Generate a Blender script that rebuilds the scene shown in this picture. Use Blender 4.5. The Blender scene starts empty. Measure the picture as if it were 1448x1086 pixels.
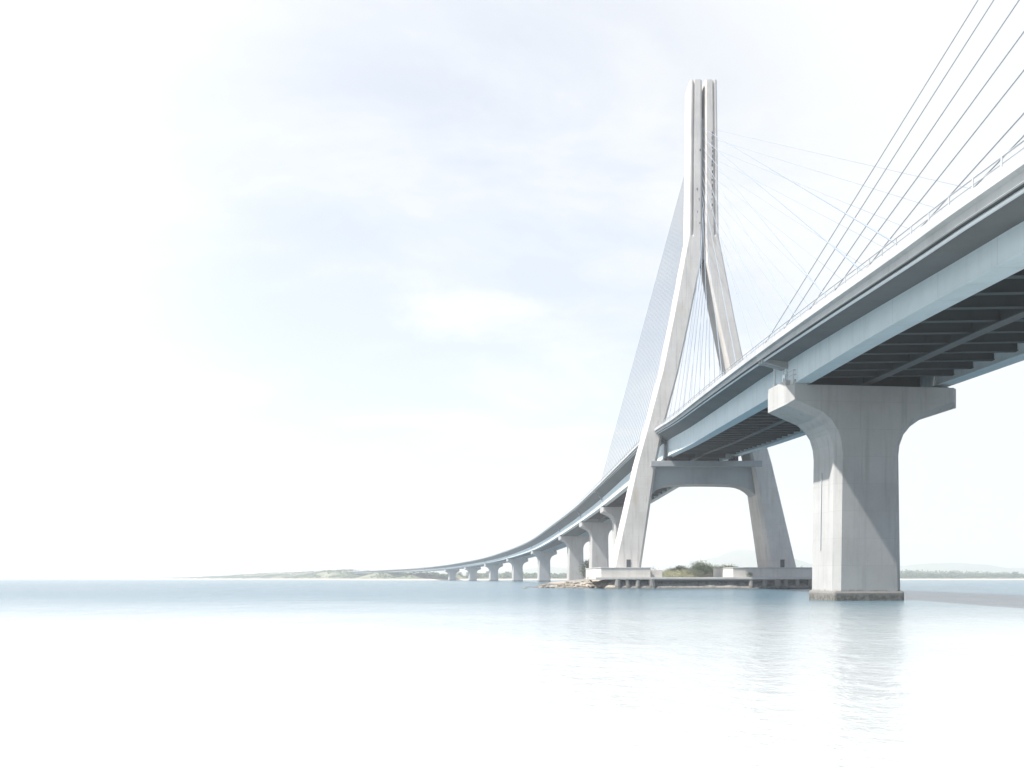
import bpy, bmesh, math, random
import numpy as np
from mathutils import Vector, noise as mnoise

random.seed(7)
S = bpy.context.scene
COL = S.collection

# ------------------------------------------------------------------ helpers
def tag(o, label=None, cat=None, group=None, kind=None):
    if label: o['label'] = label
    if cat: o['category'] = cat
    if group: o['group'] = group
    if kind: o['kind'] = kind
    return o

def empty(name, loc, label, cat, group=None):
    o = bpy.data.objects.new(name, None)
    o.empty_display_size = 0.5
    COL.objects.link(o)
    o.location = loc
    return tag(o, label, cat, group)

def root_loc(p):
    l = Vector((0, 0, 0))
    while p is not None:
        l += Vector(p.location)
        p = p.parent
    return l

class MB:
    """collects faces of ONE mesh"""
    def __init__(s):
        s.v = []; s.f = []
    def add(s, verts, faces):
        n = len(s.v)
        s.v.extend([tuple(q) for q in verts])
        s.f.extend([tuple(i + n for i in q) for q in faces])
    def box(s, x0, x1, y0, y1, z0, z1):
        s.add([(x0,y0,z0),(x1,y0,z0),(x1,y1,z0),(x0,y1,z0),(x0,y0,z1),(x1,y0,z1),(x1,y1,z1),(x0,y1,z1)],
              [(0,3,2,1),(4,5,6,7),(0,1,5,4),(1,2,6,5),(2,3,7,6),(3,0,4,7)])
    def loft(s, rings, cap=True):
        """rings: list of equal-length closed rings"""
        n = len(rings[0]); vs = [p for r in rings for p in r]; fs = []
        for k in range(len(rings) - 1):
            for i in range(n):
                j = (i + 1) % n
                fs.append((k*n+i, k*n+j, (k+1)*n+j, (k+1)*n+i))
        if cap:
            fs.append(tuple(range(n))[::-1])
            fs.append(tuple((len(rings)-1)*n + i for i in range(n)))
        s.add(vs, fs)
    def tube(s, a, b, r, n=6, r2=None):
        a = Vector(a); b = Vector(b); d = (b - a).normalized()
        up = Vector((0,0,1)) if abs(d.z) < .95 else Vector((1,0,0))
        u = d.cross(up).normalized(); w = d.cross(u)
        r2 = r if r2 is None else r2
        ring = lambda c, q: [tuple(c + u*q*math.cos(t) + w*q*math.sin(t)) for t in [2*math.pi*i/n for i in range(n)]]
        s.loft([ring(a, r), ring(b, r2)])
    def build(s, name, m, parent=None, smooth=False, world=True, recalc=True, bevel=0, angle=None):
        me = bpy.data.meshes.new(name)
        vs = s.v
        if parent is not None and world:
            l = root_loc(parent)
            vs = [(x-l.x, y-l.y, z-l.z) for x, y, z in vs]
        me.from_pydata(vs, [], s.f)
        if recalc:
            bm = bmesh.new(); bm.from_mesh(me)
            if bevel: bmesh.ops.remove_doubles(bm, verts=bm.verts, dist=1e-4)
            bmesh.ops.recalc_face_normals(bm, faces=bm.faces)
            if bevel:
                es = [e for e in bm.edges if e.is_manifold and e.calc_face_angle(0) > math.radians(angle or 40)]
                bmesh.ops.bevel(bm, geom=es, offset=bevel, segments=2, profile=.5, affect='EDGES', clamp_overlap=True)
            bm.to_mesh(me); bm.free()
        if m is not None: me.materials.append(m)
        if smooth:
            for p in me.polygons: p.use_smooth = True
        o = bpy.data.objects.new(name, me)
        COL.objects.link(o)
        if parent is not None: o.parent = parent
        return o

# ------------------------------------------------------------------ materials
class NT:
    def __init__(s, name):
        s.m = bpy.data.materials.new(name); s.m.use_nodes = True
        s.t = s.m.node_tree; s.n = s.t.nodes; s.l = s.t.links
        s.b = s.n['Principled BSDF']
        s.out = s.n['Material Output']
        s.pos = s.n.new('ShaderNodeNewGeometry').outputs['Position']
    def node(s, ty, **kw):
        x = s.n.new(ty)
        for k, v in kw.items(): setattr(x, k, v)
        return x
    def mapping(s, sc, src=None):
        m = s.node('ShaderNodeMapping'); m.inputs['Scale'].default_value = sc
        s.l.new(src or s.pos, m.inputs['Vector']); return m.outputs['Vector']
    def noise(s, sc, detail=4, rough=.55, scale3=(1,1,1), src=None):
        x = s.node('ShaderNodeTexNoise'); x.inputs['Scale'].default_value = sc
        x.inputs['Detail'].default_value = detail; x.inputs['Roughness'].default_value = rough
        s.l.new(s.mapping(scale3, src), x.inputs['Vector']); return x.outputs['Fac']
    def ramp(s, fac, lo, hi, a=0., b=1.):
        x = s.node('ShaderNodeMapRange'); x.interpolation_type = 'SMOOTHSTEP'
        x.inputs['From Min'].default_value = lo; x.inputs['From Max'].default_value = hi
        x.inputs['To Min'].default_value = a; x.inputs['To Max'].default_value = b
        s.l.new(fac, x.inputs['Value']); return x.outputs['Result']
    def mix(s, fac, a, b, blend='MIX'):
        x = s.node('ShaderNodeMix', data_type='RGBA', blend_type=blend)
        for sock, v in ((x.inputs[0], fac), (x.inputs[6], a), (x.inputs[7], b)):
            if hasattr(v, 'links'): s.l.new(v, sock)
            elif isinstance(v, (int, float)): sock.default_value = v
            else: sock.default_value = (*v, 1)
        return x.outputs[2]
    def math(s, op, a, b=None):
        x = s.node('ShaderNodeMath', operation=op)
        for i, v in enumerate((a, b)):
            if v is None: continue
            if hasattr(v, 'links'): s.l.new(v, x.inputs[i])
            else: x.inputs[i].default_value = v
        return x.outputs[0]
    def bump(s, h, dist, strength=1., normal=None):
        x = s.node('ShaderNodeBump'); x.inputs['Distance'].default_value = dist
        x.inputs['Strength'].default_value = strength
        s.l.new(h, x.inputs['Height'])
        if normal is not None: s.l.new(normal, x.inputs['Normal'])
        return x.outputs['Normal']
    def sep(s, src=None):
        x = s.node('ShaderNodeSeparateXYZ'); s.l.new(src or s.pos, x.inputs[0]); return x.outputs
    def set(s, col=None, rough=.8, normal=None, metal=0., spec=.5):
        if col is not None:
            if hasattr(col, 'links'): s.l.new(col, s.b.inputs['Base Color'])
            else: s.b.inputs['Base Color'].default_value = (*col, 1)
        if hasattr(rough, 'links'): s.l.new(rough, s.b.inputs['Roughness'])
        else: s.b.inputs['Roughness'].default_value = rough
        s.b.inputs['Metallic'].default_value = metal
        s.b.inputs['Specular IOR Level'].default_value = spec
        if normal is not None: s.l.new(normal, s.b.inputs['Normal'])
        return s.m

def concrete(name, c, stain=.25, tide=None, joint=3.2, streak=.35):
    t = NT(name)
    dark = tuple(x*.62 for x in c); warm = (c[0]*.84, c[1]*.75, c[2]*.64)
    base = t.mix(t.ramp(t.noise(.16, 5, .6), .35, .7), c, tuple(x*.86 for x in c))
    base = t.mix(t.math('MULTIPLY', t.ramp(t.noise(1.0, 5, .65, (1.1,1.1,.06)), .5, .78), streak), base, dark)
    base = t.mix(t.math('MULTIPLY', t.ramp(t.noise(.5, 4, .6, (1,1,.25)), .55, .8), stain), base, warm)
    base = t.mix(t.math('MULTIPLY', t.ramp(t.noise(2.6, 6, .7), .5, .8), .3), base, dark)
    # thin drip runs and a few rust weeps
    base = t.mix(t.math('MULTIPLY', t.ramp(t.noise(2.4, 3, .6, (1.2,1.2,.035)), .6, .74), streak*.45), base, tuple(x*.5 for x in c))
    rust = t.math('MULTIPLY', t.ramp(t.noise(1.7, 2, .5, (1.,1.,.05)), .68, .76), t.ramp(t.noise(.23, 2), .5, .6))
    base = t.mix(t.math('MULTIPLY', rust, stain*.5), base, (c[0]*.62, c[1]*.44, c[2]*.3))
    z = t.sep()[2]
    if joint:
        fr = t.math('FRACT', t.math('DIVIDE', t.math('ADD', z, 50.3), joint))
        line = t.math('LESS_THAN', fr, .018)
        base = t.mix(t.math('MULTIPLY', line, .32), base, dark)
    if joint:
        xx = t.sep()[0]
        px = t.math('FRACT', t.math('DIVIDE', t.math('ADD', xx, 400.), 2.45))
        base = t.mix(t.math('MULTIPLY', t.math('LESS_THAN', px, .02), .14), base, dark)
        v = t.node('ShaderNodeTexWhiteNoise', noise_dimensions='2D')
        cb_ = t.node('ShaderNodeCombineXYZ')
        t.l.new(t.math('FLOOR', t.math('DIVIDE', t.math('ADD', xx, 400.), 2.45)), cb_.inputs[0])
        t.l.new(t.math('FLOOR', t.math('DIVIDE', t.math('ADD', z, 50.3), joint)), cb_.inputs[1])
        t.l.new(cb_.outputs[0], v.inputs['Vector'])
        base = t.mix(t.math('MULTIPLY', v.outputs['Value'], .16), base, tuple(q*.7 for q in c))
    if tide:
        zz = t.math('ADD', z, t.math('MULTIPLY', t.noise(.9, 5, .65), .9))
        base = t.mix(t.ramp(zz, tide, tide + .45, 1, 0), base, t.mix(t.ramp(t.noise(2.2, 5, .7), .4, .65), (.10, .095, .085), (.20, .195, .18)))
    nb = t.bump(t.noise(9, 6, .7), .03, .5)
    return t.set(base, .88, nb, spec=.25)

def steel(name, c, rough=.55, dirt=.3):
    t = NT(name)
    base = t.mix(t.math('MULTIPLY', t.ramp(t.noise(.35, 4, .6), .4, .7), .5), c, tuple(x*.84 for x in c))
    base = t.mix(t.math('MULTIPLY', t.ramp(t.noise(.9, 5, .65, (1,1,.1)), .52, .8), dirt), base, (c[0]*.62, c[1]*.6, c[2]*.58))
    y = t.sep()[1]
    seam = t.math('LESS_THAN', t.math('FRACT', t.math('DIVIDE', t.math('ADD', y, 203.), 9.25)), .012)
    base = t.mix(t.math('MULTIPLY', seam, .35 if dirt > .28 else 0.), base, (c[0]*.55, c[1]*.55, c[2]*.55))
    return t.set(base, rough, t.bump(t.noise(3, 3), .02, .25), spec=.35)

M = {}
M['concrete']   = concrete('pylon_concrete', (.55, .525, .50), stain=.95, streak=1.)
M['pier']       = concrete('pier_concrete', (.42, .42, .415), streak=.75, stain=.5, tide=1.35)
M['footing']    = concrete('footing_concrete', (.52, .505, .48), joint=0, stain=.35, streak=.5)
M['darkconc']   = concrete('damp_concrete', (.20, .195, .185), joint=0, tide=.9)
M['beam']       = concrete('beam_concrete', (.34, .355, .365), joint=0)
M['girder']     = steel('girder_paint', (.57, .655, .69), dirt=.5)
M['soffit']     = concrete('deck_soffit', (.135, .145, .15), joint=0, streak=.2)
M['parapet']    = concrete('parapet_concrete', (.44, .45, .455), joint=0, streak=.4)
M['under']      = steel('underside_shade_steel', (.045, .058, .062), dirt=.5)  # near-black colour carries the deep shade under the deck
M['rail']       = steel('rail_galvanised', (.45, .47, .49), .5, .2)
M['pipe']       = steel('pipe_white', (.66, .70, .72), .5, .15)
M['cable']      = steel('cable_sheath', (.25, .295, .35), .5, .05)
M['cabledark']  = steel('cable_sheath_dark', (.28, .31, .35), .5, .05)
M['dark']       = steel('dark_steel', (.07, .075, .08), .6, .1)
t = NT('rock'); M['rock'] = t.set(t.mix(t.ramp(t.noise(1.3, 6, .7), .35, .7), (.27,.24,.20), (.10,.09,.08)), .9, t.bump(t.noise(3, 6, .7), .2, .8))
t = NT('bank_sand')
_z = t.sep()[2]
b = t.mix(t.ramp(t.noise(.35, 6, .65), .38, .66), (.42,.37,.31), (.22,.195,.16))
b = t.mix(t.ramp(t.noise(1.8, 5, .7), .52, .72), b, (.13,.115,.1))
# squared stone pitching under the platform, darker than the sand of the spit
_x = t.sep()[0]
pit = t.mix(t.ramp(t.noise(.8, 6, .7), .4, .65), (.27,.26,.245), (.12,.115,.11))
b = t.mix(t.ramp(t.math('ADD', _x, t.math('MULTIPLY', t.noise(.3, 3), 5.)), 27., 31.), b, pit)
b = t.mix(t.ramp(_z, .12, .5, 1, 0), b, (.10,.09,.075))
M['bank'] = t.set(b, .92, t.bump(t.noise(2.2, 7, .75), .5, .9))
t = NT('shore_terrain')
_z = t.sep()[2]
g = t.mix(t.ramp(t.noise(.02, 5, .6), .35, .65), (.10,.12,.068), (.19,.188,.12))
g = t.mix(t.ramp(t.math('ADD', _z, t.math('MULTIPLY', t.noise(.03, 4), 2.2)), 2.3, 3.2, 1, 0), g, (.52,.47,.39))
M['terrain'] = t.set(g, .95, t.bump(t.noise(.3, 5), 1.5, .6))
t = NT('mountain'); M['mountain'] = t.set(t.mix(t.noise(.003, 5), (.07,.10,.06), (.14,.15,.10)), .95)

def leaf(name, c1, c2):
    t = NT(name)
    c = t.mix(t.ramp(t.noise(.55, 3), .35, .65), c1, c2)
    oi = t.node('ShaderNodeObjectInfo')
    c = t.mix(t.math('MULTIPLY', oi.outputs['Random'], .35), c, tuple(x*1.35 for x in c2))
    m = t.set(c, .7, spec=.2)
    tr = t.node('ShaderNodeBsdfTranslucent'); t.l.new(c, tr.inputs['Color'])
    mx = t.node('ShaderNodeMixShader'); mx.inputs[0].default_value = .3
    t.l.new(t.b.outputs[0], mx.inputs[1]); t.l.new(tr.outputs[0], mx.inputs[2]); t.l.new(mx.outputs[0], t.out.inputs['Surface'])
    return m
M['leaf_dark']  = leaf('foliage_dark', (.06,.085,.045), (.10,.13,.07))
M['leaf_mid']   = leaf('foliage_mid', (.08,.105,.055), (.125,.15,.085))
M['leaf_light'] = leaf('foliage_light', (.24,.25,.15), (.36,.35,.23))
M['leaf_dry']   = leaf('foliage_dry', (.36,.30,.22), (.48,.42,.34))
t = NT('bark'); M['bark'] = t.set(t.mix(t.noise(4), (.10,.075,.055), (.2,.16,.12)), .9)

# water: deep blue-grey body, a white fade painted in towards the viewer
t = NT('water')
x, y, z = t.sep()
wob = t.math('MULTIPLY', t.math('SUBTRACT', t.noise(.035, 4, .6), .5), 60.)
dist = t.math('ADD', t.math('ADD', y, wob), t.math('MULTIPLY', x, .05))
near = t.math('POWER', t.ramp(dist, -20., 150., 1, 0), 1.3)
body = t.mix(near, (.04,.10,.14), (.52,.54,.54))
body = t.mix(t.math('MULTIPLY', t.ramp(t.noise(.012, 3), .45, .7), .35), body, (.085,.14,.15))
r1 = t.noise(1.1, 4, .62, (1,.8,1)); r2 = t.noise(.22, 3, .55, (1,.7,1)); r3 = t.noise(5, 2, .5)
hgt = t.math('ADD', t.math('ADD', t.math('MULTIPLY', r1, .30), t.math('MULTIPLY', r2, .6)), t.math('MULTIPLY', r3, .03))
hgt = t.math('MULTIPLY', hgt, t.ramp(dist, 0., 170., .30, 1.35))   # waves flattened where the body colour is faded to white
M['water'] = t.set(body, .17, t.bump(hgt, 1.0, 1.0), spec=.5)
t.b.inputs['IOR'].default_value = 1.33

# ------------------------------------------------------------------ the bridge axis
STN = [  # Y,  Xc,   fb,   root,  bot      (z above the eye at 2.6 m)
 (-150, 150, 14.0, 13.8, 11.5), (-60, 74, 15.5, 15.3, 13.0), (0, 45.5, 17.2, 17.0, 14.8), (40, 38.7, 19.6, 19.4, 17.6),
 (70, 40.1, 22.5, 22.3, 20.2), (111.5, 42.9, 26.7, 26.3, 23.1), (160, 46.1, 31.1, 30.1, 26.5), (205, 49.1, 35.1, 33.65, 29.7),
 (250, 51.4, 39.2, 37.2, 32.9), (320, 51.4, 40.1, 37.6, 33.4), (400, 48.6, 37.9, 34.9, 31.3), (480, 45.3, 35.9, 33.0, 29.6), (560, 38.5, 32.6, 29.4, 26.1),
 (720, 25, 27.8, 25.1, 21.8), (860, 5, 24.2, 21.1, 18.7), (1000, -20, 21.0, 18.5, 16.1), (1120, -48, 18.9, 16.5, 14.1),
 (1240, -81, 16.8, 14.6, 12.5), (1360, -120, 15.3, 13.4, 11.3), (1560, -197, 14.0, 12.2, 10.2), (1850, -319, 13, 11.3, 9.4), (2200, -480, 12, 10.4, 8.6)]
EYE = 2.6
_Y = [s[0] for s in STN]
def _herm(col):
    v = [s[col] for s in STN]; n = len(v); d = [0.]*n
    for i in range(1, n-1):
        h0 = _Y[i]-_Y[i-1]; h1 = _Y[i+1]-_Y[i]
        s0 = (v[i]-v[i-1])/h0; s1 = (v[i+1]-v[i])/h1
        d[i] = (s0*h1 + s1*h0)/(h0+h1)
    d[0] = (v[1]-v[0])/(_Y[1]-_Y[0]); d[-1] = (v[-1]-v[-2])/(_Y[-1]-_Y[-2])
    def f(y):
        i = max(0, min(n-2, next((k for k in range(n-1) if y <= _Y[k+1]), n-2)))
        h = _Y[i+1]-_Y[i]; q = (y-_Y[i])/h
        return ((2*q**3-3*q*q+1)*v[i] + (q**3-2*q*q+q)*h*d[i] + (-2*q**3+3*q*q)*v[i+1] + (q**3-q*q)*h*d[i+1])
    return f
fX, fFB, fRT, fBT = _herm(1), _herm(2), _herm(3), _herm(4)
def FB(y): return fFB(y) + EYE
def RT(y): return fRT(y) + EYE
def BT(y): return fBT(y) + EYE
def tan2(y):
    dx = (fX(y+.5) - fX(y-.5)); l = math.hypot(dx, 1); return dx/l, 1/l
def P(y, off, z):
    tx, ty = tan2(y)
    return (fX(y) + off*ty, y - off*tx, z)
HW, RW = 12.8, 9.5

def sweep(mb, ys, prof):
    """prof(y) -> list of (offset, z)"""
    mb.loft([[P(y, o, z) for o, z in prof(y)] for y in ys])

def span(y0, y1, label, detail=0):
    g = .12
    c = P((y0+y1)/2, 0, 0)
    root = empty('bridge_span', (c[0], c[1], BT((y0+y1)/2)), label, 'bridge deck', 'deck spans of the long curving bridge')
    n = max(6, int((y1-y0)/8)); ys = [y0+g + (y1-y0-2*g)*i/n for i in range(n+1)]
    s = MB(); sweep(s, ys, lambda y: [(-HW, FB(y)), (-RW, RT(y)), (RW, RT(y)), (HW, FB(y)), (HW, FB(y)+.35), (-HW, FB(y)+.35)])
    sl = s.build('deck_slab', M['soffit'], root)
    sl.data.materials.append(M['under'])  # slab faces between the girders get their shade from this darker colour
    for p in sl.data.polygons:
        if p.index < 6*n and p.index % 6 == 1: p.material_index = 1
    for sg in (-1, 1):
        s = MB()
        sweep(s, ys, lambda y: [(sg*(HW+.05), FB(y)-.10), (sg*(HW+.05), FB(y)+.40), (sg*(HW+.42), FB(y)+.50), (sg*(HW+.42), FB(y)+1.12), (sg*(HW-.10), FB(y)+1.12), (sg*(HW-.30), FB(y)+.353), (sg*(HW-.12), FB(y)+.353), (sg*(HW-.12), FB(y)-.10)])
        s.build('parapet', M['parapet'], root)
        s = MB()
        sweep(s, ys, lambda y: [(sg*RW, BT(y)+.07), (sg*RW, RT(y)+.05), (sg*(RW-1.2), RT(y)+.05), (sg*(RW-1.2), BT(y)+.07)])
        gi = s.build('girder', M['girder'], root)
        s = MB()
        sweep(s, ys, lambda y: [(sg*(RW+.16), BT(y)), (sg*(RW+.16), BT(y)+.075), (sg*(RW-1.75), BT(y)+.075), (sg*(RW-1.75), BT(y))])
        s.build('bottom_flange', M['girder'], gi)
        # railing on the parapet
        s = MB(); step = 3. if y0 < 300 else 8.
        k = y0 + .8
        while k < y1 - .5:
            b0 = P(k, sg*(HW+.2), FB(k)+1.1); b1 = P(k, sg*(HW+.2), FB(k)+1.82)
            s.tube(b0, b1, .055, 5); k += step
        yr = ys if y0 < 300 else ys[::2] + ([ys[-1]] if ys[::2][-1] != ys[-1] else [])
        for dz, r in ((1.46, .045), (1.82, .06)):
            sweep(s, yr, lambda y: [(sg*(HW+.2)+r*math.cos(a), FB(y)+dz+r*math.sin(a)) for a in (0, 1.57, 3.14, 4.71)])
        s.build('railing', M['rail'], root)
        if detail and sg < 0:
            s = MB(); sweep(s, ys, lambda y: [(sg*(HW-.45)+.13*math.cos(a), FB(y)-.24+.13*math.sin(a)) for a in [i*math.pi/3 for i in range(6)]])
            s.build('drain_pipe', M['pipe'], root)
    if detail:
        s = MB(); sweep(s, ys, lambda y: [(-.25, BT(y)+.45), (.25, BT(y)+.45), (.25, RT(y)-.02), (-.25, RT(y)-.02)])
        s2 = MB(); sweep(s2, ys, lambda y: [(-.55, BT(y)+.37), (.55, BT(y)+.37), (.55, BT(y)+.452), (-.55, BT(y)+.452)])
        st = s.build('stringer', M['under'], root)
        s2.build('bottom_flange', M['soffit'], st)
        nb = int((y1-y0)/(5.0 if detail > 1 else 8)); 
        for i in range(1, nb):
            y = y0 + (y1-y0)*i/nb; q = MB()
            h0 = BT(y) + .62
            for a, b in ((-RW+1.22, -.27), (.27, RW-1.22)):
                A = [P(y-.12, a, h0+.07), P(y+.12, a, h0+.07), P(y+.12, b, h0+.07), P(y-.12, b, h0+.07)]
                B = [(p[0], p[1], RT(y)-.02) for p in A]
                q.loft([A, B])
                A = [P(y-.32, a, h0), P(y+.32, a, h0), P(y+.32, b, h0), P(y-.32, b, h0)]
                q.loft([A, [(p[0], p[1], h0+.069) for p in A]])
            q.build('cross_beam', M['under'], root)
    # end brackets carrying the overhang at both ends
    for ye in (y0 + .75, y1 - .75):
        for sg in (-1, 1):
            q = MB()
            r = []
            for yy in (ye-.4, ye+.4):
                r.append([P(yy, sg*(RW+.005), RT(ye)-.9), P(yy, sg*(HW-.9), FB(ye)-.55), P(yy, sg*(HW-.2), FB(ye)-.5), P(yy, sg*(HW-.2), FB(ye)+.05), P(yy, sg*(RW+.005), RT(ye)+.03)])
            q.loft(r); q.build('end_bracket', M['beam'], root)
            q = MB()
            q.loft([[P(yy, sg*(RW+.002), BT(ye)+.09), P(yy, sg*(RW+.28), BT(ye)+.09), P(yy, sg*(RW+.28), RT(ye)-.85), P(yy, sg*(RW+.002), RT(ye)-.85)] for yy in (ye-.25, ye+.25)])
            q.build('web_stiffener', M['girder'], root)
    return root

joints = [-62, 20, 111.5, 250, 400, 480, 560, 720, 860, 1000, 1120, 1240, 1360, 1560, 1850, 2190]
lab = ['grey deck span swinging away overhead past the right edge of the photo',
       'nearest deck span leaving the frame at upper right above the big front pier',
       'wide pale blue steel deck span between the front pier and the tall pylon',
       'deck span running on from the pylon to the pier hidden behind its left leg',
       'short deck span behind the left pylon leg, ending at the slender second pier',
       'deck span reaching the pier that stands on the rocky spit',
       'deck span left of the spit, ending at the first pier standing in open water',
       'deck span between the first and second piers standing in open water',
       'deck span between the second and third piers standing in open water',
       'deck span between the third and fourth piers standing in open water',
       'low far deck span joining the fourth water pier to the shore pier',
       'last short deck span between the shore pier and the scrubby hill',
       'thin far deck running low over the scrubby hillside',
       'thinnest far end of the deck sinking behind the hill trees',
       'farthest stub of the deck hidden in the far woods']
for i in range(len(joints)-1):
    span(joints[i], joints[i+1], lab[i], 2 if joints[i] in (20, 111.5) else (1 if joints[i] in (250, 400) else 0))

# ------------------------------------------------------------------ piers
def pier(y, label, left=(10., 4.6), right=(10., 4.6), dep=3.2, zbase=-1.5, near=False, cshift=0.):
    top = BT(y) - .5
    cx, cy = fX(y), y
    tx, ty = tan2(y)
    if near: tx, ty = -math.sin(math.radians(6)), math.cos(math.radians(6))
    root = empty('bridge_pier', (cx, cy, 0), label, 'bridge pier', 'hammerhead concrete piers carrying the deck')
    def W(o, d, z): return (cx + o*ty + d*tx, cy - o*tx + d*ty, z)
    def side(e, cw, base):
        # from the top end of the cap down to the base, offsets from the column axis
        return [(e, 0), (e, -2.25), (cw + (e-cw)*.36, -3.75), (cw + (e-cw)*.20, -4.55), (cw + (e-cw)*.085, -5.55), (cw + (e-cw)*.02, -6.8), (cw, -8.0), (base, None)]
    L = side(left[0], left[1], left[1]*1.06); R = side(right[0], right[1], right[1]*1.07)
    zb = zbase
    prof = [(cshift - o, (top + d) if d is not None else zb) for o, d in L] + [(cshift + o, (top + d) if d is not None else zb) for o, d in R[::-1]]
    q = MB()
    q.loft([[W(o, -dep, z) for o, z in prof], [W(o, dep, z) for o, z in prof]])
    o = q.build('pier_body', M['pier'], root)
    bm = bmesh.new(); bm.from_mesh(o.data)
    es = [e for e in bm.edges if e.is_manifold and e.calc_face_angle(0) > 1.2 and (abs(e.verts[0].co.z - (top)) > .1 or abs(e.verts[1].co.z - top) > .1) and max(abs(v.co.z - zb) for v in e.verts) > .1
          and not (abs(e.verts[0].co.x-e.verts[1].co.x) < .01 and abs(e.verts[0].co.z - e.verts[1].co.z) < .01) and (abs(e.verts[0].co.y - e.verts[1].co.y) < dep)]
    bmesh.ops.bevel(bm, geom=es, offset=.75, segments=1, affect='EDGES', clamp_overlap=True)
    bmesh.ops.recalc_face_normals(bm, faces=bm.faces); bm.to_mesh(o.data); bm.free()
    # bearings under the girders
    for sg in (-1, 1):
        for d in (-1.5, 1.5):
            z1 = BT(y + d) - .005
            c = W(sg*(RW-.6), d, 0); q = MB()
            q.box(c[0]-.55, c[0]+.55, c[1]-.5, c[1]+.5, top-.01, z1)
            q.build('bearing', M['dark'], root)
    q = MB(); b1 = left[1]*1.06 + .1; b2 = right[1]*1.07 + .1
    if near:
        q.loft([[W(cshift-b1, -dep-.1, z), W(cshift+b2, -dep-.1, z), W(cshift+b2, dep+.1, z), W(cshift-b1, dep+.1, z)] for z in (-2., 1.18)])
        q.build('base_collar', M['darkconc'], root, bevel=.3)
        # inspection cage, kerb wall and downpipe on the left end of the cap
        x0 = cshift - left[0]
        def wbox(q, o0, o1, d0, d1, z0, z1):
            q.loft([[W(o0, d0, z), W(o1, d0, z), W(o1, d1, z), W(o0, d1, z)] for z in (z0, z1)])
        q = MB(); wbox(q, x0+.03, x0+.55, -dep+.80, dep-.80, top-.02, top+.62); wbox(q, x0+.80, x0+2.3, -dep+.03, -dep+.5, top-.02, top+.60)
        q.build('kerb_wall', M['pier'], root)
        q = MB(); a0, a1, d0, d1 = x0+.7, x0+2.25, -dep+.2, -dep+2.6
        for (o, d) in ((a0, d0), (a1, d0), (a0, d1), ((a0+a1)/2, d0)):
            q.tube(W(o, d, top+.5), W(o, d, top+1.75), .045, 5)
        for hz in (1.2, 1.75):
            q.tube(W(a0, d0, top+hz), W(a1, d0, top+hz), .04, 5); q.tube(W(a0, d0, top+hz), W(a0, d1, top+hz), .04, 5)
        q.build('inspection_cage', M['rail'], root)
        q = MB(); pz = RT(y+1.6)
        p0 = P(y+2.2, -(RW+.9), pz-.2); q.tube(p0, (p0[0], p0[1], top-.4), .13, 8); q.tube((p0[0], p0[1], top+1.6), (p0[0], p0[1], top-.2), .24, 8)
        q.build('downpipe', M['pipe'], root)
        q = MB(); q.tube(W(cshift-left[1]*1.02-.02, .3, 15.4), W(cshift-left[1]*1.055-.05, .3, 6.), .06, 6)
        q.build('conduit', M['rail'], root)
    return root

pier(111.5, 'huge hammerhead pier in the right foreground standing in water with a dark tide band', left=(9.9, 4.05), right=(11.2, 3.95), dep=3.5, near=True, cshift=-1.3)
pier(20, 'hammerhead pier outside the right edge of the photo', dep=3.2)
pier(400, 'concrete pier half hidden behind the left pylon leg', zbase=0)
pier(480, 'pale concrete pier just left of the pylon, rising behind the white footing block', zbase=0)
pier(560, 'concrete pier standing on the rocky spit with a sunlit lower corner', zbase=0)
pier(720, 'tallest of the piers standing in open water, nearest the rocky spit')
pier(860, 'second open-water pier counted leftward from the rocky spit')
pier(1000, 'third open-water pier counted leftward from the rocky spit')
pier(1120, 'fourth open-water pier, second from the left end of the row')
pier(1240, 'shortest pier at the left end of the row on the sandy shore', zbase=-1)

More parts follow.
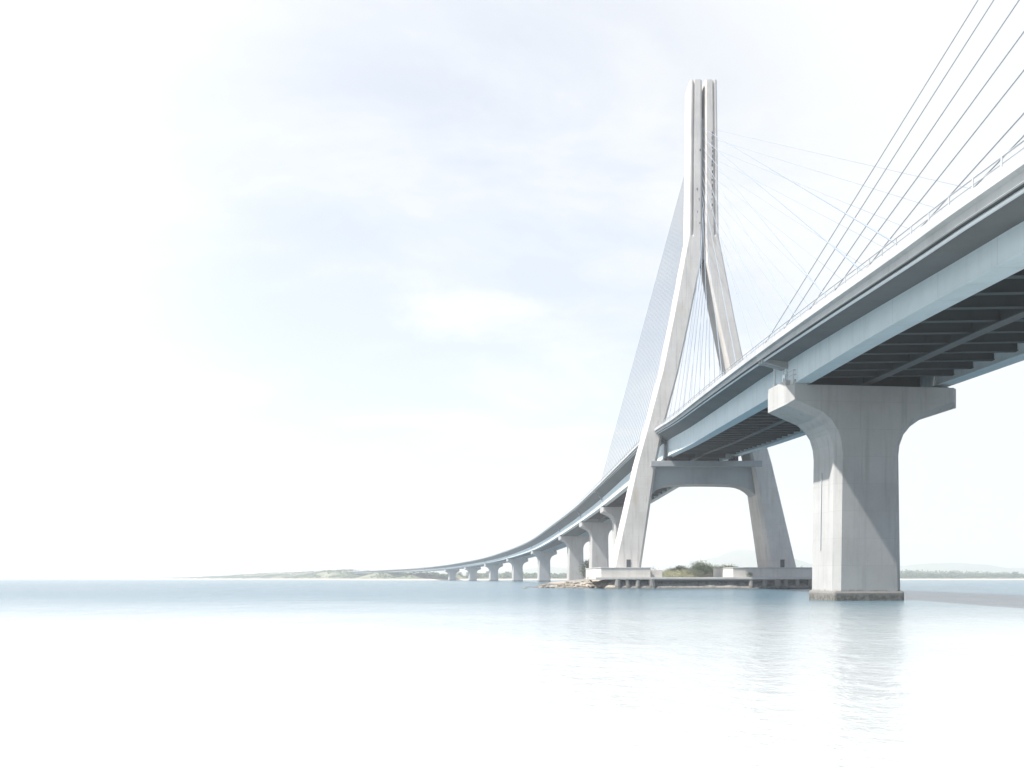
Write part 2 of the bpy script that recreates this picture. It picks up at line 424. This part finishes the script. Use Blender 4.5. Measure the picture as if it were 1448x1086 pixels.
# ------------------------------------------------------------------ pylons
TX, TY = 51.3, 250.
def tower(loc, rot, label, footing_z=5.5):
    root = empty('bridge_pylon', loc, label, 'bridge pylon', 'inverted Y concrete pylons')
    root.rotation_euler = (0, 0, rot)
    LV = [(5.45, 17.0, 24.2, 12.6, 0), (33.4, 12.7, 17.9, 10.6, 0), (42.3, 10.85, 15.4, 10., 0), (58, 6.75, 11.2, 9.2, 0), (72, 3.7, 8.3, 8.7, 0), (87.2, .62, 5.45, 8.2, 0), (94.2, .36, 4.1, 8., .02), (95.6, .36, 4.05, 8., .5), (136.2, .36, 3.55, 7.8, .5)]
    for sg in (-1, 1):
        rings = []
        for z, i, o, d, n in LV:
            w = o - i; yf, yb = -d/2, d/2; c = .6 if z > 50 else .85
            ring = [(i, yf+c), (i+c*.8, yf), (i+w*.62, yf), (i+w*.62+.05, yf+n), (i+w*.80-.05, yf+n), (i+w*.80, yf), (o-.3, yf), (o, yf+.35), (o, yb-.35), (o-.3, yb), (i+c, yb), (i, yb-c)]
            rings.append([(sg*u, v, z) for u, v in ring])
        q = MB(); q.loft(rings)
        leg = q.build('leg', M['concrete'], root, world=False)
        # steel anchor boxes up the front of the shaft
        for k in range(17 if sg > 0 else 6):
            z = (101.5 + k*1.28 + random.uniform(-.3, .3)) if sg > 0 else random.uniform(88, 118)
            q = MB(); x0 = sg*(2.3 + random.uniform(-.12, .12)) if sg > 0 else -random.uniform(.9, 1.8)
            hw, hh = random.uniform(.07, .16), random.uniform(.2, .5)
            q.box(x0-hw, x0+hw, -4.01, -3.80, z-hh, z+hh)
            q.build('anchor_box', M['under'], root, world=False)
        q = MB(); xd = sg*20.4
        q.box(xd-.45, xd+.45, -6.42, -5.6, 5.5, 7.5); q.box(xd-.55, xd+.55, -6.3, -5.6, 5.5, 7.62)
        q.build('access_door', M['dark'], root, world=False)
    q = MB(); q.loft([[(-.5, -2.2, z), (.5, -2.2, z), (.5, 2.6, z), (-.5, 2.6, z)] for z in (89.5, 126.5)])
    q.build('spine_wall', M['beam'], root, world=False)
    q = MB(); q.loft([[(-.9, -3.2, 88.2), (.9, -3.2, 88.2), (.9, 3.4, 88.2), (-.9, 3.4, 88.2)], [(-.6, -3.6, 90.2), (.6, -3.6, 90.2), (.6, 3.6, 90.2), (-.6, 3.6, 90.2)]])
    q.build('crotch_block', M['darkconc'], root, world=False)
    # cross beam with arched soffit
    zt = 33.9
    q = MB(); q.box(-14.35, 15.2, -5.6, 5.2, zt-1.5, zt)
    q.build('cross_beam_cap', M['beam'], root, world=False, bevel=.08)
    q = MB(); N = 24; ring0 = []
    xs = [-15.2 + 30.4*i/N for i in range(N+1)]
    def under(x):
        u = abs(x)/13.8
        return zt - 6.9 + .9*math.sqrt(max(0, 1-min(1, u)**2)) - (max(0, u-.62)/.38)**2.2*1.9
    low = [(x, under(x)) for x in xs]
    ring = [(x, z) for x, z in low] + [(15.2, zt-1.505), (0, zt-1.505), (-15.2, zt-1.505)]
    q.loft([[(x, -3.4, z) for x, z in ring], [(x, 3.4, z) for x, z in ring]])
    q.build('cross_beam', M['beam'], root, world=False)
    for x in (-8.9, 8.9):
        for d in (-2.5, 2.5):
            q = MB(); q.box(x-.6, x+.6, d-.6, d+.6, zt-.01, 35.4)
            q.build('bearing', M['dark'], root, world=False)
    return root
T1 = tower((TX, TY, 0), 0, 'tall inverted Y concrete pylon standing beside the rocky spit')
T2X, T2Y = 74., -60.
# its twin: same meshes, outside the frame on the right, holds the near cables
T2 = T1.copy(); COL.objects.link(T2); T2.location = (T2X, T2Y, 0); T2.rotation_euler = (0, 0, -.45)
T2['label'] = 'twin inverted Y pylon beyond the right edge of the photo'
for ch in list(T1.children):
    c = ch.copy(); COL.objects.link(c); c.parent = T2

# ------------------------------------------------------------------ stay cables
def cable(a, b, label, group, r=.085, m='cable'):
    o = empty('stay_cable', b, label, 'stay cable', group)
    q = MB(); A = Vector(a); B = Vector(b); d = (A-B).normalized()
    q.tube(A, B, r, 6); q.build('strand', M[m], o)
    q = MB(); q.tube(B - d*.3, B + d*2.6, r*2.1, 7, r*1.5); q.build('anchor_socket', M['dark'] if m == 'cabledark' else M['rail'], o)
def edge(y, sg): return P(y, sg*(HW-.6), FB(y)+.6)
N = 21
for k in range(N):
    f = k/(N-1)
    za = 92.2 + (114.8-92.2)*f; yd = 276 + (386-276)*f
    cable((TX-3.4, TY+3.6, za), edge(yd, -1), 'fine pale stay cable in the dense fan sloping down left behind the pylon', 'dense cable fan on the left side of the pylon', .06)
    if k % 2 == 0: cable((TX+3.4, TY+3.6, za), edge(yd, 1), 'faint pale stay cable seen through the opening between the pylon legs', 'cables seen through the pylon opening', .05)
ordn = ['topmost', 'second', 'third', 'fourth', 'fifth', 'sixth', 'seventh', 'eighth', 'ninth', 'tenth', 'eleventh', 'twelfth']
N = 12
for k in range(N):
    f = k/(N-1)
    za = 123.8 - (123.8-95)*f; yd = 62 + 134*f**1.15
    cable((TX-.05, TY-2.6, za), edge(yd, -1), '%s white stay cable down from the pylon slot, crossing its right shaft' % ordn[k], 'sparse cable fan from the pylon towards the front pier', .055)
    cable((TX+3.2, TY-3.5, za-.9), edge(yd+3, 1), '%s faint stay cable from the right shaft to the far deck edge' % ordn[k], 'faint cables right of the pylon', .035)
for k, (yd, za) in enumerate([(117.7, 131), (107.4, 128), (96.2, 121), (88, 112), (79, 103), (69.8, 90), (62.5, 84), (54, 76)]):
    cable((T2X-1, T2Y+3.5, za), edge(yd, -1), '%s thick grey stay cable from the left, rising right from the near parapet' % (['leftmost'] + ordn[1:])[k], 'thick near cables rising out of the frame at right', .05, 'cabledark')
    cable((T2X+3, T2Y+3.5, za), edge(yd-2, 1), '%s blurred cable behind the thick near cables at upper right' % (['leftmost'] + ordn[1:])[k], 'far side near cables at right', .045, 'cable')

# ------------------------------------------------------------------ tower platform
pl = empty('concrete_platform', (60, 245, 0), 'long low concrete jetty platform on dark piles under the pylon', 'platform')
q = MB(); q.box(21.5, 90.5, 236.2, 268, 2.35, 2.93); q.build('platform_slab', M['footing'], pl, bevel=.06)
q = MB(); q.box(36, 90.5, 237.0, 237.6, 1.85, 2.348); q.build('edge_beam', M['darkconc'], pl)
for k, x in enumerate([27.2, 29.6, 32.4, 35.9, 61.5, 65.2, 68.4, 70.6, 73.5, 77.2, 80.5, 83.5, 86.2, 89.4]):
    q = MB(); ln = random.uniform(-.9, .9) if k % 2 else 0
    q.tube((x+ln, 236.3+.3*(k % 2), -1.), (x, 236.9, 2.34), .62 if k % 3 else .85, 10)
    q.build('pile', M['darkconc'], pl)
for nm, lb, pts in (('footing_block', 'pale concrete footing block under the left pylon leg', [(23.1, 238.8), (36.0, 238.8), (36.0, 262), (21.0, 262)]),
                    ('footing_block', 'long pale concrete footing block under the right pylon leg', [(57.4, 238.8), (87, 238.8), (87, 262), (57.4, 262)])):
    f = empty(nm, (pts[0][0], pts[0][1], 2.93), lb, 'footing', 'footing blocks of the pylon')
    q = MB(); q.loft([[(x, y, z) for x, y in pts] for z in (2.934, 5.28)]); q.build('block', M['footing'], f, bevel=.07)
    q = MB(); xa, xb = pts[0][0], pts[1][0]
    q.loft([[(x + (-.12 if x < xa+.5 else .12), y + (-.12 if y < 250 else .12), z) for x, y in pts] for z in (5.282, 5.497)]); q.build('coping', M['parapet'], f, bevel=.03)
f = empty('step_block', (37.9, 243.5, 2.93), 'smaller pale concrete block beside the left footing', 'footing')
q = MB(); q.loft([[(36.2, 243, z), (39.7, 243, z), (39.7, 258, z), (36.2, 258, z)] for z in (2.934, 4.9)]); q.build('block', M['footing'], f, bevel=.07)

# ------------------------------------------------------------------ land
def fbm(x, y, s, o=4):
    return mnoise.fractal(Vector((x*s, y*s, 3.7)), 1., 2., o)
def smooth(a, b, x):
    t = max(0., min(1., (x-a)/(b-a))); return t*t*(3-2*t)
def bank_z(x, y):
    j = fbm(x, y, .09)*1.6 + fbm(x, y, .35)*.7
    # main island
    dx, dy = (x-75)/60., (y-440)/212.
    r = math.hypot(dx, dy); d1 = (1-r)*62 + j*2
    z1 = min(2.25, d1*.10)
    # spit
    dx, dy = (x-44)/36.5, (y-262.)/19.
    r = math.hypot(dx, dy); d2 = (1-r)*17 + j
    z2 = min(1.75, d2*.26)
    dx, dy = (x-52)/27., (y-264.)/22.
    d3 = (1-math.hypot(dx, dy))*20 + j*.6
    z3 = min(2.2, d3*.4)
    # bank under the platform
    d4 = min(x-24, 91-x, y-235.9, 330-y) + j*.35
    z4 = min(2.2, d4*.95)
    z = max(z1, z2, z3, z4, -1.2)
    return z + fbm(x, y, .6)*.12
q = MB(); xs = np.concatenate([np.arange(2, 120, 1.0), np.arange(120, 216, 4.)]); ys = np.concatenate([np.arange(234, 300, .8), np.arange(300, 668, 4.)])
vs = [(float(x), float(y), bank_z(float(x), float(y))) for y in ys for x in xs]
nx = len(xs); fs = [(j*nx+i, j*nx+i+1, (j+1)*nx+i+1, (j+1)*nx+i) for j in range(len(ys)-1) for i in range(nx-1)]
fs = [f for f in fs if max(vs[i][2] for i in f) > -1.0]
q.add(vs, fs); tag(q.build('sandbank', M['bank'], smooth=True, recalc=False), 'low rocky sandbank round the pylon foot', kind='structure')

SHORE = [(-6200, 6200), (-2600, 5000), (-1500, 3600), (-760, 2360), (-560, 2120), (-400, 1780), (-220, 1480), (-130, 1335), (-80, 1275), (-50, 1330), (-20, 1500), (100, 1640), (300, 1650), (650, 1720), (1000, 1840), (2000, 2100), (6500, 3200)]
def shore_y(x):
    for (a, ya), (b, yb) in zip(SHORE, SHORE[1:]):
        if x <= b:
            t = (x-a)/(b-a); return ya + (yb-ya)*t
    return SHORE[-1][1]
HILLS = [(-330, 1900, 13, 150, 120), (-235, 1600, 9.5, 75, 60), (-150, 1440, 8.5, 42, 60), (-480, 2350, 14, 130, 130), (-640, 2750, 14, 200, 200), (-420, 2100, 8, 70, 60), (-95, 1345, 7., 26, 45), (900, 2500, 14, 500, 300)]
def land_z(x, y):
    ys_ = shore_y(x)
    # slope-corrected distance to the shore
    sl = abs(shore_y(x+5) - shore_y(x-5))/10
    d = (y - ys_ + fbm(x, y, .012)*14)/math.hypot(1, sl)
    if d < -30: return -1.2
    z = min(1.9, d*.055) if d > 0 else max(-1.2, d*.06)
    w = smooth(22, 70, d)
    z += w*(1.2 + .8*fbm(x, y, .01))
    for hx, hy, h, rx, ry in HILLS:
        z += 1.2*h*math.exp(-((x-hx)/rx)**2 - ((y-hy)/ry)**2)*smooth(8, 60, d)
    return z
q = MB()
us = np.linspace(-1.2, 1.2, 300)           # fans out with distance so near land is finer
vsY = [1180*(1.0105**k) for k in range(172)]
vs = [(float(u)*y, y, land_z(float(u)*y, y)) for y in vsY for u in us]
nx = len(us); fs = [(j*nx+i, j*nx+i+1, (j+1)*nx+i+1, (j+1)*nx+i) for j in range(len(vsY)-1) for i in range(nx-1)]
fs = [f for f in fs if max(vs[i][2] for i in f) > -1.1]
q.add(vs, fs); tag(q.build('far_shore', M['terrain'], smooth=True, recalc=False), 'sandy far shore with scrub-covered low hills', kind='structure')

# mountains, several km off
PR = [(-900, 0), (300, 2), (520, 5), (560, 9), (600, 17), (622, 13), (660, 8), (720, 11), (770, 17), (820, 13), (860, 10), (930, 9), (980, 17), (1030, 28), (1062, 37), (1078, 40), (1100, 30), (1130, 20), (1180, 13), (1260, 12), (1310, 19), (1360, 22), (1420, 15), (1600, 20), (2200, 14), (3000, 0)]
def prof_px(p):
    for (a, ha), (b, hb) in zip(PR, PR[1:]):
        if p <= b:
            t = max(0, (p-a)/(b-a)); t = t*t*(3-2*t); return ha + (hb-ha)*t
    return 0
q = MB(); ps = list(range(-900, 3001, 10)); rows = []
for k in range(15):
    y = 5000 + k*160; w = math.sin(math.pi*k/14)
    for p in ps:
        X = (p-724)/1300*5900 + (y-5900)*.1*math.sin(p*.01)
        hh = prof_px(p)*5900/1300*1.08
        rows.append((X, y, -1 + w*hh*(1 + .22*fbm(X, y, .0022, 5))))
nx = len(ps); q.add(rows, [(j*nx+i, j*nx+i+1, (j+1)*nx+i+1, (j+1)*nx+i) for j in range(14) for i in range(nx-1)])
tag(q.build('mountains', M['mountain'], smooth=True, recalc=False), 'pale blue mountains fading into the haze', kind='structure')

# water
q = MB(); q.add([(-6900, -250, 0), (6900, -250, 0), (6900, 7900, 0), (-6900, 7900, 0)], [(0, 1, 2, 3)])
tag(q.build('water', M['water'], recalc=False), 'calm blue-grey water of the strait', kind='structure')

# ------------------------------------------------------------------ vegetation
def quad_leaf(q, c, s):
    a = Vector((random.gauss(0,1), random.gauss(0,1), random.gauss(0,.7))).normalized()
    b = a.cross(Vector((random.gauss(0,1), random.gauss(0,1), random.gauss(0,1)))).normalized()
    s1 = s*random.uniform(.6, 1.3); s2 = s*random.uniform(.45, .9)
    c = Vector(c)
    q.add([c - a*s1 - b*s2*.4, c - b*s2, c + a*s1, c + b*s2], [(0, 1, 2, 3)])
def crown_mesh(name, nclump, per, leafsize, shape, mat, h0=.14):
    """unit-height crown"""
    q = MB()
    for _ in range(nclump):
        while True:
            v = Vector((random.uniform(-1,1), random.uniform(-1,1), random.uniform(-1,1)))
            if .25 < v.length < 1: break
        c = Vector((v.x*shape, v.y*shape, h0 + (1-h0)*(.5+.5*v.z)))
        r = random.uniform(.07, .15)
        for _ in range(per):
            quad_leaf(q, c + Vector((random.gauss(0,r), random.gauss(0,r), random.gauss(0,r*.7))), leafsize)
    me = bpy.data.meshes.new(name); me.from_pydata(q.v, [], q.f); me.materials.append(mat); return me
def trunk_mesh(name):
    q = MB(); q.tube((0,0,-.06), (.01,.01,.35), .035, 7, .022); q.tube((.01,.01,.35), (-.02,.02,.8), .022, 6, .006)
    for k in range(5):
        a = k*1.3; z = .3 + .08*k
        q.tube((.008,.008,z), (.26*math.cos(a), .26*math.sin(a), z+.25), .013, 5, .004)
    me = bpy.data.meshes.new(name); me.from_pydata(q.v, [], q.f); me.materials.append(M['bark']); return me
TR = trunk_mesh('trunk')
CR = {'dark': [crown_mesh('crown', 230, 20, .030, .5, M['leaf_dark']) for _ in range(2)],
      'mid':  [crown_mesh('crown', 200, 20, .031, .5, M['leaf_mid']) for _ in range(2)],
      'light':[crown_mesh('crown', 90, 14, .034, .75, M['leaf_light'], .02)],
      'shrub':[crown_mesh('crown', 90, 14, .034, .75, M['leaf_mid'], .04)],
      'dry':  [crown_mesh('crown', 60, 14, .036, .7, M['leaf_dry'], .02)],
      'far':  [crown_mesh('crown', 60, 12, .06, .42, M[k], .12) for k in ('leaf_dark', 'leaf_mid', 'leaf_mid')]}
def tree(name, x, y, z, h, kind, label, cat='tree', group=None, wide=1.):
    o = empty(name, (x, y, z), label, cat, group)
    rz = random.uniform(0, 6.28)
    for nm, me in (('crown', random.choice(CR[kind])), ('trunk', TR)):
        c = bpy.data.objects.new(nm, me); COL.objects.link(c); c.parent = o
        c.scale = (h*wide, h*wide, h); c.rotation_euler.z = rz
def at(px, y): return (px-724)/1300*y
for px, y, top, kind, nm, lb, g, w in [
    (991, 430, 795, 'dark', 'broadleaf_tree', 'biggest rounded dark green tree seen between the pylon legs', None, 1.25),
    (963, 450, 800, 'dark', 'broadleaf_tree', 'small dark tree left of the biggest tree between the pylon legs', None, 1.),
    (950, 470, 804, 'mid', 'broadleaf_tree', 'low green tree farthest left of the group between the pylon legs', None, 1.3),
    (1012, 440, 801, 'mid', 'broadleaf_tree', 'mid green tree just right of the biggest tree', None, 1.2),
    (1024, 450, 800, 'mid', 'broadleaf_tree', 'mid green tree between the biggest tree and the right footing', None, 1.1),
    (1036, 430, 800, 'dark', 'broadleaf_tree', 'dark green tree half behind the right pylon leg', None, 1.),
    (1001, 470, 802, 'dark', 'broadleaf_tree', 'low dark tree directly behind the biggest tree', None, 1.2),
    (833, 560, 793, 'dark', 'broadleaf_tree', 'hazy round tree between two piers left of the pylon', None, 1.1),
    (926, 300, 803, 'mid', 'shrub', 'green shrub directly behind the small block beside the left footing', None, .9),
    (1131, 420, 804, 'dark', 'broadleaf_tree', 'dark tree seen just right of the right pylon leg', None, 1.2)]:
    X = at(px, y); zt = EYE + (818-top)*y/1300; zb = max(.8, bank_z(X, y)-.1)
    tree(nm, X, y, zb, zt-zb, kind if nm != 'shrub' else 'shrub', lb, 'tree' if nm != 'shrub' else 'shrub', g, w)
for px, y, top in [(938,330,809),(947,320,807),(956,335,806),(965,322,806),(974,330,805),(983,320,806),(990,335,808),(944,345,806),(969,345,804),(980,350,804)]:
    X = at(px, y); zb = bank_z(X, y)-.1; zt = EYE + (818-top)*y/1300
    tree('shrub', X, y, zb, zt-zb, 'light', 'light green rounded shrub on the bank between the pylon legs', 'shrub', 'light green shrubs on the bank', 1.05)
for px, y, top in [(999,318,810),(1007,322,808),(1015,318,809),(1023,324,808),(1030,318,810)]:
    X = at(px, y); zb = bank_z(X, y)-.1; zt = EYE + (818-top)*y/1300
    tree('dry_shrub', X, y, zb, zt-zb, 'dry', 'pale dry shrub on the bank left of the right footing', 'shrub', 'dry shrubs on the bank', 1.0)
tree('shrub', at(1059, 238), 237.6, 2.93, 1.35, 'shrub', 'low green tuft growing on the slab before the right footing', 'shrub', None, .9)

# the far wood and scrub: one mass nobody could count
q = MB(); n = 0
for _ in range(200000):
    if n > 20000: break
    u = random.uniform(-.62, .62)
    x = u*random.uniform(1300, 2300); y = shore_y(x) + 12 + random.expovariate(1/260.)
    if abs(x/y) > .64: continue
    z = land_z(x, y)
    if z < 2.75: continue
    left = x < -60
    hgt = random.uniform(1.5, 4.) if left else random.uniform(4, 9.5)
    if left and fbm(x, y, .02) < -.22: continue
    n += 1
    r = hgt*random.uniform(.45, .75)
    for _ in range(6):
        quad_leaf(q, (x+random.gauss(0, r*.6), y+random.gauss(0, r*.6), z + hgt*random.uniform(.15, .95)), max(1., r*.42))
M['leaf_far'] = leaf('foliage_far', (.07,.095,.05), (.125,.15,.085))
tag(q.build('far_woodland', M['leaf_far'], recalc=False), 'scrub and woodland covering the far shore', 'woodland', kind='stuff')
# taller trees one can tell apart along the far shore
n = 0
while n < 46:
    px = random.uniform(640, 1448) if n < 34 else random.uniform(420, 620)
    y = random.uniform(1700, 2000) if px > 640 else random.uniform(1750, 2200)
    x = at(px, y); z = land_z(x, y)
    if z < 2.6: continue
    n += 1
    tree('far_tree', x, y, z-.3, random.uniform(10, 15) if px > 640 else random.uniform(4, 7), 'far',
         'taller dark tree standing out of the woods on the far shore', 'tree', 'trees on the far shore', random.uniform(.9, 1.3))

# rocks on the spit and in the water
def rock_mesh(seed):
    bm = bmesh.new(); bmesh.ops.create_icosphere(bm, subdivisions=3, radius=1)
    for v in bm.verts:
        d = 1 + .38*mnoise.fractal(v.co*1.1 + Vector((seed*7.1, 0, 0)), 1, 2, 4)
        v.co = Vector((v.co.x*d, v.co.y*d*.8, v.co.z*d*.6))
    me = bpy.data.meshes.new('rock'); bm.to_mesh(me); bm.free(); me.materials.append(M['rock']); return me
RK = [rock_mesh(k) for k in range(5)]
k = 0
while k < 70:
    x = random.uniform(8, 48); y = random.uniform(243, 268)
    z = bank_z(x, y)
    if not (-.1 < z < 1.9): continue
    if x > 22 and y > 247 : continue
    o = bpy.data.objects.new('rock', random.choice(RK)); COL.objects.link(o)
    s = random.uniform(.25, .85)
    o.location = (x, y, z + s*.12); o.scale = (s*1.3, s, s); o.rotation_euler = (random.uniform(-.3,.3), random.uniform(-.3,.3), random.uniform(0, 6.28))
    tag(o, 'rough brown rock lying on the tapering spit', 'rock', 'rocks along the spit'); k += 1
for px, py, s, lb in [(742.5, 832.2, .42, 'small dark rock nearest the camera in open water left of the spit'), (746, 830.6, .3, 'tiny dark rock second from the left in open water'),
                  (751, 829.6, .28, 'tiny dark rock in the middle of the row in open water'), (757, 830.2, .3, 'tiny dark rock in open water nearest the spit tip')]:
    y = 2.6*1300/(py-818); o = bpy.data.objects.new('rock', RK[0]); COL.objects.link(o)
    o.location = (at(px, y), y, .05); o.scale = (s*1.5, s, s*.9); tag(o, lb, 'rock', 'rocks in open water')

# ------------------------------------------------------------------ haze
HZ = .00028
q = MB(); q.box(-7000, 7000, -300, 8000, -4, 330)
h = q.build('haze', None); tag(h, 'thin pale sea haze', 'haze', kind='stuff')
hm = bpy.data.materials.new('haze_air'); hm.use_nodes = True
nt = hm.node_tree; nt.nodes.remove(nt.nodes['Principled BSDF'])
pv = nt.nodes.new('ShaderNodeVolumePrincipled'); pv.inputs['Density'].default_value = HZ
pv.inputs['Color'].default_value = (.93, .96, 1, 1); pv.inputs['Anisotropy'].default_value = .3
nt.links.new(pv.outputs[0], nt.nodes['Material Output'].inputs['Volume'])
h.data.materials.append(hm)

# ------------------------------------------------------------------ light and sky
LD = Vector((.66, .205, -1.)).normalized()
sun = bpy.data.lights.new('sun', 'SUN'); sun.energy = 5.0; sun.angle = math.radians(1.2); sun.color = (1, .955, .89)
so = bpy.data.objects.new('sun', sun); COL.objects.link(so); so.rotation_euler = LD.to_track_quat('-Z', 'Y').to_euler(); so.location = (-100, -60, 200)
W = bpy.data.worlds.new('World'); S.world = W; W.use_nodes = True
n = W.node_tree.nodes; l = W.node_tree.links
n.clear()
def N_(ty, **kw):
    x = n.new(ty)
    for k, v in kw.items(): setattr(x, k, v)
    return x
def m_(op, a, b=None, c=None):
    x = N_('ShaderNodeMath', operation=op)
    for i, v in enumerate((a, b, c)):
        if v is None: continue
        if hasattr(v, 'links'): l.new(v, x.inputs[i])
        else: x.inputs[i].default_value = v
    return x.outputs[0]
def mr(f, a, b, c=0., d=1.):
    x = N_('ShaderNodeMapRange'); x.interpolation_type = 'SMOOTHSTEP'
    for i, v in zip((1, 2, 3, 4), (a, b, c, d)): x.inputs[i].default_value = v
    l.new(f, x.inputs[0]); return x.outputs[0]
sky = N_('ShaderNodeTexSky', sky_type='NISHITA'); sky.sun_disc = False
sky.sun_elevation = math.asin(-LD.z); sky.sun_rotation = math.atan2(-LD.x, -LD.y)
sky.air_density = 1.; sky.dust_density = 1.5; sky.ozone_density = .2
b1 = N_('ShaderNodeBackground'); b1.inputs[1].default_value = .10; l.new(sky.outputs[0], b1.inputs[0])
b2 = N_('ShaderNodeBackground'); b2.inputs[0].default_value = (.985, .995, 1, 1); b2.inputs[1].default_value = .487
tc = N_('ShaderNodeTexCoord'); sp = N_('ShaderNodeSeparateXYZ'); l.new(tc.outputs['Generated'], sp.inputs[0])
dx, dy, dz = sp.outputs
den = m_('ADD', m_('MAXIMUM', dz, 0.), .16)
cb = N_('ShaderNodeCombineXYZ'); l.new(m_('DIVIDE', dx, den), cb.inputs[0]); l.new(m_('DIVIDE', dy, den), cb.inputs[1]); cb.inputs[2].default_value = 9.1
def wn(sc, det, ro, s3=(1,1,1)):
    mp = N_('ShaderNodeMapping'); mp.inputs['Scale'].default_value = s3; l.new(cb.outputs[0], mp.inputs[0])
    x = N_('ShaderNodeTexNoise'); x.inputs['Scale'].default_value = sc; x.inputs['Detail'].default_value = det; x.inputs['Roughness'].default_value = ro; x.inputs['Distortion'].default_value = .4
    l.new(mp.outputs[0], x.inputs[0]); return x.outputs[0]
veil = mr(wn(1.5, 7, .62, (.8, 1.1, 1)), .36, .66)           # thin streaky overcast
# northern blue opening, overcast round it added as a white fade; direction of middle
dv = N_('ShaderNodeVectorMath', operation='DOT_PRODUCT'); l.new(tc.outputs['Generated'], dv.inputs[0]); dv.inputs[1].default_value = Vector((-.03, 1, .28)).normalized()
gap = mr(dv.outputs['Value'], .90, .99)
blue = m_('MULTIPLY', m_('MULTIPLY', gap, .55), m_('SUBTRACT', 1., m_('MULTIPLY', veil, .85)))
# two small cumulus puffs inside it
ay = m_('MAXIMUM', dy, .05); u = m_('DIVIDE', dx, ay); v = m_('DIVIDE', dz, ay)
pn = m_('MULTIPLY', m_('SUBTRACT', wn(5., 8, .72), .5), 4.2)
puffs = None
for (cu, cv, ru, rv) in ((-.05, .288, .085, .026), (.135, .338, .06, .018)):
    e = m_('ADD', m_('POWER', m_('DIVIDE', m_('SUBTRACT', u, cu), ru), 2.), m_('POWER', m_('ABSOLUTE', m_('DIVIDE', m_('SUBTRACT', v, cv), rv)), 2.))
    p = mr(m_('ADD', e, pn), -.1, 1.7, 1., 0.)
    p = m_('MULTIPLY', p, .85 if cu < 0 else .45)
    puffs = p if puffs is None else m_('MAXIMUM', puffs, p)
blue = m_('MULTIPLY', blue, m_('SUBTRACT', 1., m_('MULTIPLY', puffs, .95)))
# the bright cloud sheet lies to the north and low down; unseen sky overhead and behind is made clear blue to deepen shade
clear = m_('MAXIMUM', mr(dz, .62, .85), mr(dy, -.05, -.5))
cover = m_('MULTIPLY', m_('SUBTRACT', 1., m_('MULTIPLY', blue, .8)), m_('SUBTRACT', 1., m_('MULTIPLY', clear, .85)))
mx = N_('ShaderNodeMixShader'); l.new(cover, mx.inputs[0]); l.new(b1.outputs[0], mx.inputs[1]); l.new(b2.outputs[0], mx.inputs[2])
wo = N_('ShaderNodeOutputWorld'); l.new(mx.outputs[0], wo.inputs[0])

# ------------------------------------------------------------------ camera
cam = bpy.data.cameras.new('camera'); co = bpy.data.objects.new('camera', cam); COL.objects.link(co)
co.location = (0, 0, EYE); co.rotation_euler = (math.pi/2, 0, 0)
cam.sensor_width = 36; cam.lens = 36*1300/1448; cam.shift_y = 275/1448; cam.clip_start = .5; cam.clip_end = 20000
S.camera = co
S.view_settings.view_transform = 'Standard'; S.view_settings.look = 'None'; S.view_settings.gamma = 1; S.view_settings.exposure = 1.0
S.cycles.max_bounces = 8; S.cycles.volume_bounces = 1
S.cycles.use_denoising = True
